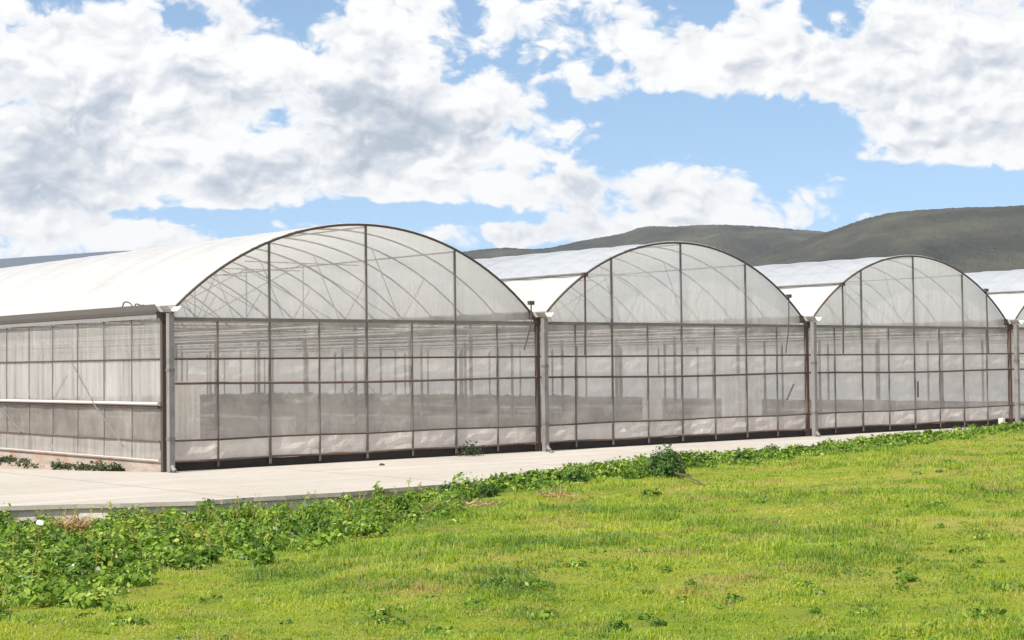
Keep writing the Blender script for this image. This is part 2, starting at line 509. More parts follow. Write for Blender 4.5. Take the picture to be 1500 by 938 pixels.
M['bark'] = pbr('twig bark', lambda t, p: t.mix(t.noise(p, 30, 4), (.05, .032, .02), (.14, .10, .065)), .9)
M['rust_sheet'] = pbr('rusty scrap', lambda t, p: t.mix(t.noise(p, 9, 5), (.10, .04, .025), (.25, .13, .08)), .8)

# ------------------------------------------------------------------ terrain
def pl(xs, ys):
    xs = np.array(xs, float); ys = np.array(ys, float)
    return lambda x: np.interp(x, xs, ys)
edge_y = pl([-40, -20, -12, -5.5, -4.2, -2.9, 0, 4, 8, 12, 30, 70], [16, 3.4, -1.4, -5.33, -6.05, -6.7, -6.9, -6.5, -5.6, -5.2, -5.0, -5.0])
edge_z = pl([-40, -12, -5, -1, 1.5, 4, 8, 12, 13.5, 16, 18.6, 21.2, 30, 70], [-.45, -.40, -.34, -.28, -.2, -.12, -.05, -.03, .02, .11, .19, .26, .42, .5])
plane_z = pl([-60, -20, -10, 25, 80], [-.1, -.16, -.15, .36, .5])

def sstep(a, b, x):
    t = np.clip((x - a) / (b - a), 0, 1)
    return t * t * (3 - 2 * t)

def vnoise(x, y, s, seed=0):
    """smooth value noise, vectorised"""
    x = np.asarray(x) * s + seed * 17.3; y = np.asarray(y) * s - seed * 9.1
    xi = np.floor(x); yi = np.floor(y); fx = x - xi; fy = y - yi
    fx = fx * fx * (3 - 2 * fx); fy = fy * fy * (3 - 2 * fy)
    def h(a, b):
        v = np.sin(a * 127.1 + b * 311.7 + seed * 74.7) * 43758.5453
        return v - np.floor(v)
    return (h(xi, yi) * (1 - fx) + h(xi + 1, yi) * fx) * (1 - fy) + (h(xi, yi + 1) * (1 - fx) + h(xi + 1, yi + 1) * fx) * fy

def fbm(x, y, s, seed=0, oct=4):
    a, t, n = 1.0, 0.0, 0.0
    for i in range(oct):
        t = t + a * vnoise(x, y, s * 2 ** i, seed + i); n += a; a *= .5
    return t / n

def terrain(x, y):
    x = np.asarray(x, float); y = np.asarray(y, float)
    d = edge_y(x) - y                      # > 0 on the meadow side of the concrete
    ze = edge_z(x)
    zm = ze * (1 - sstep(0.0, 11.0, d)) + plane_z(x) * sstep(0.0, 11.0, d)
    zm = zm + (fbm(x, y, .35, 3) - .5) * .16 * sstep(.3, 2.5, d) + (fbm(x, y, 1.6, 5, 2) - .5) * .05 * sstep(.1, .8, d)
    zi = np.minimum(ze, -.07)
    k = sstep(-.35, 0.0, d)
    z = zi * (1 - k) + zm * k
    # left of the greenhouse the strip by the side wall comes back up to the concrete
    s = sstep(-.3, -2.5, d) if False else 1 - sstep(-2.6, -.6, d)
    return z * (1 - s) + (-.07) * s

def axis(parts):
    return np.unique(np.round(np.concatenate(parts), 4))
xs = axis([np.array([-9000, -5000, -2500, -1200, -600, -300, -150, -90]), np.arange(-60, -24, 4), np.arange(-24, 32, .4), np.arange(32, 72, 2.0),
           np.array([90, 150, 300, 600, 1200, 2500, 5000, 9000])])
ys = axis([np.array([-9000, -5000, -2500, -1200, -600, -300, -150, -80, -50]), np.arange(-36, 6, .4), np.arange(6, 110, 6.0),
           np.array([150, 300, 600, 1200, 2500, 5000, 9000])])
gx, gy = np.meshgrid(xs, ys)
gz = terrain(gx, gy)
V = np.stack([gx, gy, gz], -1).reshape(-1, 3)
nx, ny = len(xs), len(ys)
ii, jj = np.meshgrid(np.arange(nx - 1), np.arange(ny - 1))
a = (jj * nx + ii).ravel()
T = np.concatenate([np.stack([a, a + 1, a + nx + 1], -1), np.stack([a, a + nx + 1, a + nx], -1)])
g = link_mesh('ground', np_mesh('ground', V, T, smooth=True), M['ground'])
tag(g, 'earth of the meadow rolling away under the grass', kind='structure')

# ------------------------------------------------------------------ concrete road
nearx = np.concatenate([np.arange(-40, -6, 2.0), np.arange(-6, 14, .5), np.arange(14, 71, 2.0)])
near = [(x, float(edge_y(x)) + .05 * math.sin(x * 2.3) + .03 * math.sin(x * 5.1)) for x in nearx]
far = [(70, .1), (0.0, .1), (-.02, 0.02), (-.9, 1.68), (-1.77, 3.67), (-4, 8.2), (-8.5, 16.5), (-40, 70)]
def slab(poly, z0, z1, name, mat):
    bm = bmesh.new()
    vs = [bm.verts.new((x, y, z1)) for x, y in poly]
    f = bm.faces.new(vs)
    if f.normal.z < 0: f.normal_flip()
    f.normal_update()
    r = bmesh.ops.extrude_face_region(bm, geom=[f])
    for e in r['geom']:
        if isinstance(e, bmesh.types.BMVert): e.co.z = z0
    bmesh.ops.recalc_face_normals(bm, faces=bm.faces)
    bmesh.ops.triangulate(bm, faces=[q for q in bm.faces if len(q.verts) > 4])
    me = bpy.data.meshes.new(name); bm.to_mesh(me); bm.free()
    return link_mesh(name, me, mat)
road = tag(slab(near + far, -.065, 0.0, 'concrete_road', M['concrete']), 'pale concrete road running along the front of the greenhouse', kind='structure')
inset = [(x + .0, y + .055) for x, y in near if x < 9] + [(9, -4.5), (-5, -3.0), (-40, 20)]
kerb = tag(slab(inset, -.75, -.068, 'road_edge', M['edge']), 'weathered concrete footing below the lip of the road', kind='structure')

tag(slab([(-.06, .12), (-.88, 1.70), (-1.75, 3.69), (-3.98, 8.22), (-8.48, 16.52), (-8.48, 75), (-.06, 75)], -.4, -.045, 'earth_strip', M['side_plinth']), 'dusty bare strip of earth beside the left side wall', kind='structure')

# ------------------------------------------------------------------ greenhouse
BAY, NB, LEN, MOD = 9.6, 5, 74.4, 1.24
ZG, ZR, ZM1, ZM2, ZL, ZE, ZA = 3.13, 2.975, 2.195, 1.715, .60, .215, 5.03
HS = 4.58
RAD = (HS ** 2 + (ZA - 3.2) ** 2) / (2 * (ZA - 3.2))
def arch_z(dx):
    return math.sqrt(RAD * RAD - dx * dx) - (RAD - ZA)
def arch_pts(i, y, n=24, dz=0.0, lo=-HS, hi=HS):
    cx = (i + .5) * BAY
    return [(cx + lo + (hi - lo) * k / n, y, arch_z(lo + (hi - lo) * k / n) + dz) for k in range(n + 1)]

gh = tag(empty('greenhouse'), 'long multi-span greenhouse of white plastic film on a steel frame with arched gables', 'greenhouse')

NSUB = 4
def roof_sheet(i, lo, hi, name, mat, n):
    rows = []
    nm = int(LEN / MOD) * NSUB
    for q in range(nm + 1):
        y = -.05 + q * (LEN + .05) / nm
        ph = (q % NSUB) / NSUB
        sag = -.028 * math.sin(math.pi * ph) if ph else 0.0
        row = []
        for k in range(n + 1):
            dx = lo + (hi - lo) * k / n
            wob = .012 * math.sin(q * 1.7 + k * .9 + i) * math.sin(k * .31 + q * .13)
            row.append(((i + .5) * BAY + dx, y, arch_z(dx) + .035 + sag + (wob if ph else 0)))
        rows.append(row)
    return MB().grid(rows).build(name, mat, gh, True)

SPLIT = -3.42
ribs_far = None
for i in range(NB):
    roof = roof_sheet(i, -HS if i == 0 else SPLIT, HS, 'roof_film', M['film_roof'] if i == 0 else M['film_upper'], 26)
    if i == 0: roof['label'] = 'bright white roof film of the leftmost span'
    if i > 0:
        fl = roof_sheet(i, -HS, SPLIT - .004, 'vent_flap', M['film_roof'], 8)
        x = (i + .5) * BAY + SPLIT
        MB().tube([(x, -.16, arch_z(SPLIT) + .075), (x, LEN, arch_z(SPLIT) + .075)], .03).build('roll_tube', M['frame'], fl)
    # arched ribs under the film: the near ones one by one
    for k in range(1, 18 if i < 4 else 8):
        MB().tube(arch_pts(i, k * MOD, 22), .019, 6).build('arch_rib', M['inner'], roof)
    mb = MB()
    for k in range(18 if i < 4 else 8, int(LEN / MOD) + 1):
        mb.tube(arch_pts(i, k * MOD, 14), .019, 5)
    tag(mb.build('arch_rib', M['inner'], roof), kind='stuff')
    # purlins along the span
    for dx in (-2.4, 0.0, 2.4):
        MB().tube([((i + .5) * BAY + dx, .02, arch_z(dx) - .035), ((i + .5) * BAY + dx, LEN, arch_z(dx) - .035)], .016, 6).build('purlin', M['inner'], roof)

def gutter(i):
    x = i * BAY
    prof = [(-.24, .10), (-.17, .0), (-.09, -.085), (.09, -.085), (.17, .0), (.24, .10)]
    rows = [[(x + a, y, ZG + .02 + b) for a, b in prof] for y in (-.1, LEN)]
    inner = [[(x + a * .96, y, ZG + .024 + b) for a, b in prof] for y in (-.1, LEN)]
    o = MB().grid(rows).grid(inner).build('gutter', M['gutter'], gh)
    # white spout at the front end and the dark bracket below it
    sp = [[(x + .02 + a * .62, y, ZG + .03 + b * .55 + z) for a, b in prof] for y, z in ((-.11, 0), (-.42, -.005))]
    sp2 = [[(p[0], p[1], p[2] - .012) for p in r] for r in sp]
    MB().grid(sp).grid(sp2).build('gutter_spout', M['white'], o)
    b = MB()
    b.v += [(x - .2, -.075, ZG - .02), (x + .2, -.075, ZG - .02), (x + .07, -.075, ZG - .2), (x - .07, -.075, ZG - .2),
            (x - .2, -.03, ZG - .02), (x + .2, -.03, ZG - .02), (x + .07, -.03, ZG - .2), (x - .07, -.03, ZG - .2)]
    b.f += [(0, 3, 2, 1), (4, 5, 6, 7), (0, 1, 5, 4), (1, 2, 6, 5), (2, 3, 7, 6), (3, 0, 4, 7)]
    b.build('gutter_bracket', M['dark'] if i != 2 else M['rusty'], o)
    return o
for i in range(NB + 1):
    x = i * BAY
    gutter(i)
    MB().box(x - .045, x + .045, -.045, .045, -.05, ZG - .05).build('column', M['dark'] if i not in (2, 3) else M['rusty'], gh)
    dp = MB().box(x - .03, x + .085, -.29, -.17, .0, ZG - .05).build('downpipe', M['pipe'], gh)
    MB().box(x - .038, x + .093, -.298, -.162, .62, .68).build('pipe_clip', M['frame'], dp)
    MB().box(x - .038, x + .093, -.298, -.162, 1.95, 2.01).build('pipe_clip', M['frame'], dp)
    MB().tube([(x + .03, -.27, .12), (x + .04, -.32, .06), (x + .05, -.36, .035)], [.05, .045, .04], 8).build('pipe_shoe', M['pipe'], dp)

def gable(i):
    x0, x1 = i * BAY + .05, (i + 1) * BAY - .05
    cx = (i + .5) * BAY
    tiers = [(ZE, ZL, M['film_skirt']), (ZL, ZM2, M['film_low']), (ZM2, ZM1, M['film_mid']), (ZM1, ZR, M['film_low'])]
    n = 32
    def sheet(z0, z1, wav=0.0):
        rows = []
        for r in range(4):
            rows.append([(x0 + (x1 - x0) * k / n,
                          .03 + .02 * math.sin(k * 1.3 + r * 2 + i) * math.sin(k * .41 + i) * (0 < r < 3),
                          z0 + (z1 - z0) * r / 3 - (wav * (.5 + .5 * math.sin(k * .83 + i * 2)) if r == 0 else 0)) for k in range(n + 1)])
        return MB().grid(rows)
    # upper panel between the rail and the arch is the wall's own mesh
    n2 = 40
    rows = [[], [], []]
    for k in range(n2 + 1):
        dx = -HS + 2 * HS * k / n2
        zt = max(arch_z(dx) + .01, ZR)
        for r in range(3):
            rows[r].append((cx + dx, .03, ZR + (zt - ZR) * r / 2))
    gw = MB().grid(rows).build('gable_wall', M['film_gable'] if i == 0 else M['film_milky'], gh)
    if i == 0: gw['label'] = 'clear gable of the leftmost span with roof ribs showing through'
    for z0, z1, m in tiers:
        sheet(z0, z1, .05 if z0 == ZE else 0).build('film_panel', m, gw)
    # frame on the outside of the film
    for k in range(1, 8):
        x = i * BAY + k * BAY / 8
        tall = k % 2 == 0
        top = arch_z(x - cx) if tall else ZR
        hw = .025 if tall else .017
        MB().box(x - hw, x + hw, -.008, .018, ZE - .16, top - .01).build('mullion', M['frame'], gw)
    MB().box(x0, x1, -.034, -.011, ZR - .035, ZR + .035).build('rail', M['frame'], gw)
    MB().tube([(x0 + (x1 - x0) * k / 8, -.032, ZM1) for k in range(9)], .021, 6).build('rail', M['dark'], gw)
    MB().tube([(x0 + (x1 - x0) * k / 8, -.034, ZM2 - .035 * math.sin(math.pi * k / 8) ** 2) for k in range(9)], .024, 6).build('rail', M['dark'] if i != 0 else M['rusty'], gw)
    MB().tube([(x0 + (x1 - x0) * k / 8, -.032, ZL - .012 * math.sin(k * 1.9 + i)) for k in range(9)], .019, 6).build('rail', M['dark'], gw)
    MB().tube([(x0 + (x1 - x0) * k / 16, -.04, ZE - .02 - .012 * math.sin(k * 1.1 + i * 3)) for k in range(17)], .022, 6).build('bottom_rail', M['rusty'], gw)
    MB().tube(arch_pts(i, -.055, 36), .028, 7).build('end_arch', M['dark'], gw)
    MB().box(x0, x1, .06, .10, -.06, ZE - .0).build('base_sheet', M['plinth'], gw)
    return gw
gables = [gable(i) for i in range(NB)]

# crank rods that hang from the roll tubes in front of the gables
def crank(i, pts, r=.017, br=True):
    o = MB().tube(pts, r, 6).build('crank_rod', M['dark'], gables[i])
    p = pts[0]
    if br:
        MB().box(p[0] - .07, p[0] + .07, p[1] - .04, p[1] + .05, p[2] - .03, p[2] + .06).build('crank_gear', M['dark'], o)
q = lambda i, dx: (i + .5) * BAY + dx
crank(0, [(q(0, 4.52), -.13, 3.42), (q(0, 4.45), -.2, 2.95), (q(0, 4.22), -.22, 2.36)])
for i in (1, 2, 3, 4):
    crank(i, [(q(i, SPLIT) + .02, -.14, arch_z(SPLIT) + .04), (q(i, SPLIT), -.16, 3.0), (q(i, SPLIT) - .03, -.17, 2.22)], .026)
crank(1, [(q(1, 3.95), -.14, arch_z(3.95) + .02), (q(1, 3.88), -.18, 2.9), (q(1, 3.72), -.2, 2.25)])
crank(1, [(q(1, 4.1), -.13, 1.42), (q(1, 3.8), -.15, 1.02)], .024, False)
crank(2, [(q(2, 3.42), -.14, arch_z(3.42) + .02), (q(2, 3.42), -.16, 2.9), (q(2, 3.43), -.17, 2.2)], .024)
crank(2, [(q(2, 0.0), -.09, 1.42), (q(2, .0), -.09, .95)], .032, False)
MB().tube([(q(0, 1.05), .07, .75), (q(0, 0.05), .06, 1.62)], .013, 6).build('diagonal_stay', M['white'], gables[0])
MB().tube([(q(0, -.98), .07, 1.0), (q(0, -.1), .06, 1.75)], .012, 6).build('diagonal_stay', M['frame'], gables[0])
# pale curtains hanging inside
def curtain(x0, x1, z0, z1, y=.25, par=None):
    rows = [[(x0 + (x1 - x0) * k / 24, y + .035 * math.sin(k * 1.9 + z0), z) for k in range(25)] for z in (z0, (z0 + z1) / 2, z1)]
    MB().grid(rows).build('inner_curtain', M['curtain'], par)
curtain(.1, .95, .55, 1.75, .25, gables[0])
curtain(16.15, 17.75, .6, 1.72, .3, gables[1])
curtain(13.5, 14.2, .6, 1.72, .5, gables[1])

# side wall on the left
side_rows = []
def side_sheet(z0, z1, x=-.03):
    n = int(LEN / .31)
    return MB().grid([[(x + .014 * math.sin(k * 1.37 + r * 1.9) * (0 < r < 3), LEN * k / n + .05, z0 + (z1 - z0) * r / 3) for k in range(n + 1)] for r in range(4)])
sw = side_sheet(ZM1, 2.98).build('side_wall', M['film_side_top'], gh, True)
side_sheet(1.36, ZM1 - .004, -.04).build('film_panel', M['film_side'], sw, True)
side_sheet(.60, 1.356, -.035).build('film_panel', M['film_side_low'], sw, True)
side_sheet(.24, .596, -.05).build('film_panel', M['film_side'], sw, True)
MB().box(-.12, -.06, .05, LEN, 2.985, 3.06).build('gutter_board', M['gutter'], sw)
for k in range(1, 41):
    MB().box(-.062, -.046, k * MOD - .011, k * MOD + .011, .24, 2.98).build('side_post', M['gutter'], sw)
mb = MB()
for k in range(41, int(LEN / MOD)):
    mb.box(-.062, -.046, k * MOD - .016, k * MOD + .016, .24, 2.98)
tag(mb.build('side_post', M['frame'], sw), kind='stuff')
MB().tube([(-.06, .05, ZM1), (-.06, LEN, ZM1)], .016, 6).build('rail', M['dark'], sw)
MB().tube([(-.12, -.02, 1.325), (-.12, LEN, 1.325)], .034, 10).build('roll_tube', M['white'], sw)
MB().tube([(-.08, .05, 1.26), (-.08, LEN, 1.26)], .03, 8).build('rail', M['rusty'], sw)
MB().tube([(-.07, .05, .598), (-.07, LEN, .598)], .016, 6).build('rail', M['rusty'], sw)
MB().tube([(-.08, .05, .225), (-.08, LEN, .225)], .015, 6).build('bottom_rail', M['white'], sw)
for y0, z0, y1, z1 in ((3.9, 2.15, 1.55, .48), (9.6, 2.15, 6.5, .62), (15.5, 2.15, 12.6, .6)):
    MB().tube([(-.10, y0, z0), (-.17, (y0 + y1) / 2, (z0 + z1) / 2), (-.10, y1, z1)], .010, 6).build('side_stay', M['inner'], sw)
for y0, z0, y1, z1 in ((4.4, 1.9, 6.4, .3), (10.2, 1.9, 12.2, .3)):
    MB().tube([(.03, y0, z0), (.03, y1, z1)], .025, 6).build('side_stay', M['inner'], sw)
MB().box(-.03, .05, .06, LEN, -.06, .235).build('side_base', M['side_plinth'], sw)
for y, r_ in ((1.45, .19), (.98, .13), (.72, .10)):
    MB().tube([(-.05 + .02 * math.sin(k), y + 1.3 * r_ * math.cos(math.pi * k / 10), 3.17 + r_ * math.sin(math.pi * k / 10)) for k in range(11)], .013, 6).build('wire_hoop', M['dark'], gh)

# far end, right side, inner columns and trusses
bw = MB()
bw.grid([[(NB * BAY * k / 40, LEN, z) for k in range(41)] for z in (.05, 1.5, 3.0)])
for i in range(NB):
    P = arch_pts(i, LEN, 20)
    bw.grid([[(p[0], LEN + .01, 3.0) for p in P], [(p[0], LEN + .01, max(p[2], 3.0)) for p in P]])
bw.build('back_wall', M['film_back'], gh)
MB().grid([[(NB * BAY, LEN * k / 40, z) for k in range(41)] for z in (.05, 1.5, 3.05)]).build('end_wall', M['film_back'], gh)
for i in range(1, NB):
    x = i * BAY
    ysl = [k * 2.48 for k in range(1, 17)] + [39.68 + 4.96 * k for k in range(1, 7)]
    for y in ysl:
        MB().box(x - .035, x + .035, y - .03, y + .03, -.03, ZG - .07).build('inner_column', M['inner'], gh)
for i in range(NB):
    cx = (i + .5) * BAY
    for k in range(1, 11 if i < 4 else 5):
        y = k * 2.48
        b = MB().box(i * BAY + .06, (i + 1) * BAY - .06, y - .022, y + .022, 2.98, 3.03)
        if k <= 6:
            zt = 4.35
            b.tube([(cx, y, 3.03), (cx, y, zt)], .014, 5)
            b.tube([(cx - 1.5, y, zt), (cx + 1.5, y, zt)], .012, 5)
            for s in (-1, 1):
                b.tube([(cx + s * 2.7, y, 3.03), (cx, y, zt)], .011, 5)
                b.tube([(cx + s * 2.7, y, 3.03), (cx + s * 3.4, y, arch_z(3.4) - .02)], .011, 5)
                b.tube([(cx + s * 2.7, y, 3.03), (cx + s * 1.9, y, arch_z(1.9) - .02)], .011, 5)
        b.build('roof_truss', M['inner'], gh)

for i in range(NB):
    for fr_, zz in ((.2, 2.72), (.4, 2.86), (.6, 2.72), (.8, 2.86)):
        x = (i + fr_) * BAY
        MB().tube([(x, .3, zz), (x, LEN * .5, zz - .03), (x, LEN - .3, zz)], .022, 6).build('overhead_pipe', M['white'], gh)
# soil inside with furrows running along the spans
def soil_rows():
    xs2 = np.arange(.15, NB * BAY - .1, .16)
    ys2 = np.concatenate([np.arange(.15, 20, .5), np.arange(20, LEN, 2.5)])
    X, Y = np.meshgrid(xs2, ys2)
    ridge = .5 + .5 * np.cos(X * 2 * np.pi / 1.28)
    path = ((X % BAY) < .7) | ((X % BAY) > BAY - .7)
    Z = .0 + np.where(path, .03, .22 * ridge ** 1.5) + (fbm(X, Y, 1.1, 9) - .5) * .10
    Vv = np.stack([X, Y, Z], -1).reshape(-1, 3)
    n_, m_ = len(xs2), len(ys2)
    I, J = np.meshgrid(np.arange(n_ - 1), np.arange(m_ - 1)); a_ = (J * n_ + I).ravel()
    Tt = np.concatenate([np.stack([a_, a_ + 1, a_ + n_ + 1], -1), np.stack([a_, a_ + n_ + 1, a_ + n_], -1)])
    return np_mesh('soil', Vv, Tt, smooth=True)
tag(link_mesh('soil', soil_rows(), M['soil']), 'furrowed brown soil inside the greenhouse', kind='structure')

def leaf_cloud(C, N, size, tint, up=.12, aspect=.62, seed=0):
    """leaves at points C with outward directions N: each a bent diamond of four triangles"""
    r_ = np.random.default_rng(seed)
    n = len(C)
    N = N + r_.normal(0, .55, (n, 3)); N[:, 2] += up
    N /= np.linalg.norm(N, axis=1, keepdims=True) + 1e-9
    ref = r_.normal(0, 1, (n, 3))
    A = np.cross(N, ref); A /= np.linalg.norm(A, axis=1, keepdims=True) + 1e-9
    B = np.cross(N, A)
    s = (size * r_.choice([.45, .7, 1.0, 1.35], n) * r_.uniform(.8, 1.2, n))[:, None]
    aspect = aspect * r_.uniform(.45, 1.35, n)[:, None]
    P = np.stack([C - A * s * .5, C - A * s * .12 + B * s * aspect * .5 - N * s * .08, C + A * s * .22 + B * s * aspect * .38 - N * s * .08,
                  C + A * s * .55 - N * s * .14, C + A * s * .22 - B * s * aspect * .38 - N * s * .08, C - A * s * .12 - B * s * aspect * .5 - N * s * .08], 1)
    base = (np.arange(n) * 6)[:, None]
    tr = np.array([[0, 2, 1], [0, 3, 2], [0, 4, 3], [0, 5, 4]])
    T = (base[:, :, None] + tr[None]).reshape(-1, 3)
    return P.reshape(-1, 3), T, np.repeat(tint, 6)

def mound_leaves(cx, cy, cz, rad, h, count, size, seed, tint_lo=0, tint_hi=1):
    r_ = np.random.default_rng(seed)
    th = r_.uniform(0, 2 * np.pi, count); u = r_.uniform(0, 1, count) ** .7
    ph = np.arccos(u)
    rr = r_.uniform(.45, 1.05, count) ** .6
    lump = 1 + .12 * np.sin(th * 3 + seed) + .08 * np.sin(th * 5 + ph * 4 + seed * 2)
    d = np.stack([np.sin(ph) * np.cos(th), np.sin(ph) * np.sin(th), np.cos(ph)], -1)
    C = np.stack([cx + d[:, 0] * rad * rr * lump, cy + d[:, 1] * rad * rr * lump, cz + d[:, 2] * h * rr * lump], -1)
    t = np.clip(r_.normal(.45, .32, count), 0, 1)
    t = tint_lo + (tint_hi - tint_lo) * t
    return C, d, size * np.ones(count), t

acc_c = []
for i in range(NB):
    for rI in range(6):
        for y in np.arange(40, 73, 1.1):
            acc_c.append(mound_leaves(i * BAY + 1.3 + rI * 1.4, y + rng.uniform(-.3, .3), .1, .42, rng.uniform(.12, .22), 26, .22, int(rng.integers(1e6))))
C = np.concatenate([a_[0] for a_ in acc_c]); N = np.concatenate([a_[1] for a_ in acc_c]); S = np.concatenate([a_[2] for a_ in acc_c]); TT = np.concatenate([a_[3] for a_ in acc_c])
v_, t_, tn = leaf_cloud(C, N, S, TT, seed=9)
tag(link_mesh('crop_rows', np_mesh('crop_rows', v_, t_, {'tint': tn}), M['crop']), 'dull rows of crop plants far inside the greenhouse', 'crop', kind='stuff')

# ------------------------------------------------------------------ hills
def hill(name, label, prof, r0, depth, mat, seed, amp, az_ext=8, gully=1.0):
    pts = [azel(px, py) for px, py in prof]
    A = np.array([p[0] for p in pts]); E = np.array([p[1] for p in pts])
    azs = np.arange(A[0] - az_ext, A[-1] + az_ext, .07)
    H = np.interp(azs, A, E)
    H = np.where(azs < A[0], E[0] - (A[0] - azs) * .35, H)
    H = np.where(azs > A[-1], E[-1] - (azs - A[-1]) * .04, H)
    H = np.maximum(H, .2)
    # soften the polyline
    ker = np.hanning(9); ker /= ker.sum()
    H = np.convolve(np.pad(H, 4, 'edge'), ker, 'valid')
    us = np.linspace(-1, 1, 70)
    AZ, U = np.meshgrid(azs, us)
    Rr = r0 + U * depth
    crest = r0 * np.tan(np.radians(H))[None, :] + CAM[2]
    shape = np.cos(np.clip(U, -1, 1) * np.pi / 2) ** 1.15
    arc = np.radians(AZ) * r0
    rough_ = (fbm(arc, Rr, 1 / 420, seed, 5) - .5)
    gul = np.abs(fbm(arc + 300 * fbm(arc, Rr, 1 / 900, seed + 7, 2), Rr * .45, 1 / 330, seed + 3, 4) - .5) * 2
    Z = crest * shape + amp * rough_ * np.minimum(1, np.abs(U) * 3) - amp * .9 * gully * (1 - gul) * np.minimum(1, np.abs(U) * 2.2) * shape
    Z = Z + (rng.random(Z.shape) - .5) * amp * .02 - 4
    X = CAM[0] + Rr * np.sin(np.radians(AZ)); Y = CAM[1] + Rr * np.cos(np.radians(AZ))
    Vv = np.stack([X, Y, Z], -1).reshape(-1, 3)
    n_, m_ = len(azs), len(us)
    I, J = np.meshgrid(np.arange(n_ - 1), np.arange(m_ - 1)); a_ = (J * n_ + I).ravel()
    Tt = np.concatenate([np.stack([a_, a_ + 1, a_ + n_ + 1], -1), np.stack([a_, a_ + n_ + 1, a_ + n_], -1)])
    return tag(link_mesh(name, np_mesh(name, Vv, Tt, smooth=True), mat), label, kind='structure')
hill('hill', 'dark heath hill rising behind the right-hand spans',
     [(1040, 400), (1100, 376), (1150, 360), (1190, 343), (1215, 334), (1240, 325), (1270, 315), (1300, 308), (1340, 304), (1390, 301), (1440, 299), (1500, 297), (1600, 290), (1750, 296), (1900, 310)],
     2600, 900, M['hill'], 3, 70)
hill('hill', 'long dark ridge behind the middle spans',
     [(560, 384), (640, 371), (680, 366), (710, 362), (745, 360), (775, 363), (800, 361), (830, 355), (850, 350), (880, 345), (910, 340), (935, 331), (955, 328), (985, 330), (1020, 327), (1060, 326), (1100, 328), (1140, 331), (1170, 334), (1200, 336), (1240, 342), (1300, 360), (1400, 380)],
     4300, 1300, M['hill'], 8, 95)
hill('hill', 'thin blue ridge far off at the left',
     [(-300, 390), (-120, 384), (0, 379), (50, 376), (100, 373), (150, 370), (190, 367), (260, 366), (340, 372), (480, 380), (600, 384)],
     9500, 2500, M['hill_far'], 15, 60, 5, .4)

# ------------------------------------------------------------------ plants
# --- leafy weeds on the bank below the road edge
acc = []
bank_lo = pl([-60, 40, 130, 185, 215, 300, 400, 470, 560, 640, 700], [905, 893, 880, 878, 842, 832, 818, 800, 776, 756, 740])
def near_px(x, y, z):
    v = np.stack([np.asarray(x) - CAM[0], np.asarray(y) - CAM[1], np.asarray(z) - CAM[2]], -1)
    dd = v @ AF
    return 750 + F * (v @ AR) / dd, 469 - F * (v @ AU) / dd, dd
n_m = 0
cand = np.stack([rng.uniform(-13, 3.6, 9000), rng.uniform(-15, 2, 9000)], -1)
zc = terrain(cand[:, 0], cand[:, 1])
px, py, dd = near_px(cand[:, 0], cand[:, 1], zc)
dedge = edge_y(cand[:, 0]) - cand[:, 1]
ok = (px > -260) & (px < 690) & (dedge > .12) & (py < bank_lo(px) + rng.normal(0, 12, len(px)) - 8)
cand, zc, px, py, dedge = cand[ok], zc[ok], px[ok], py[ok], dedge[ok]
keep = []
for k in range(len(cand)):
    if all((cand[k, 0] - cand[j, 0]) ** 2 + (cand[k, 1] - cand[j, 1]) ** 2 > .05 for j in keep[-400:]): keep.append(k)
for k in keep:
    rad = rng.uniform(.12, .32); h = rng.choice([rng.uniform(.06, .16), rng.uniform(.14, .34)]) + (0 if dedge[k] > .7 else .07)
    if dedge[k] < .5 and -2.9 < cand[k, 0] < -.3: h *= .9
    if vnoise(cand[k, 0], cand[k, 1], .9, 14) < .07: continue
    if abs(px[k] - 105) < 24 and abs(py[k] - 778) < 22: continue
    acc.append(mound_leaves(cand[k, 0], cand[k, 1], zc[k] - .02, rad, h, int(120 + 420 * rad), .066, int(k), *((0, .7) if rng.random() < .35 else (.2, 1.0))))
# --- the narrower band of weeds along the road edge further right
for k in range(760):
    x = rng.choice([rng.uniform(2.4, 9.5), rng.uniform(8, 17.5)]) if k < 620 else rng.uniform(17, 29)
    off = abs(rng.normal(.10, .42)) - .08
    y = float(edge_y(x)) - off
    z = float(terrain(x, y))
    f = float(vnoise(x, 0.0, .55, 4))
    if f < .3 and rng.random() < .4: continue
    h = rng.uniform(.09, .27) * (1.15 if off < .5 else .6) * (1.0 if x < 9 else .8)
    acc.append(mound_leaves(x, y, z - .02, rng.uniform(.14, .3), h, 130, .07, 5000 + k, .0, 1.0))
C = np.concatenate([a_[0] for a_ in acc]); N = np.concatenate([a_[1] for a_ in acc]); S = np.concatenate([a_[2] for a_ in acc]); TT = np.concatenate([a_[3] for a_ in acc])
v_, t_, tn = leaf_cloud(C, N, S, TT, seed=3)
wd = link_mesh('leafy_weeds', np_mesh('leafy_weeds', v_, t_, {'tint': tn}), M['weed'])
tag(wd, 'broad-leaved green weeds crowding the bank below the concrete road', 'weeds', kind='stuff')

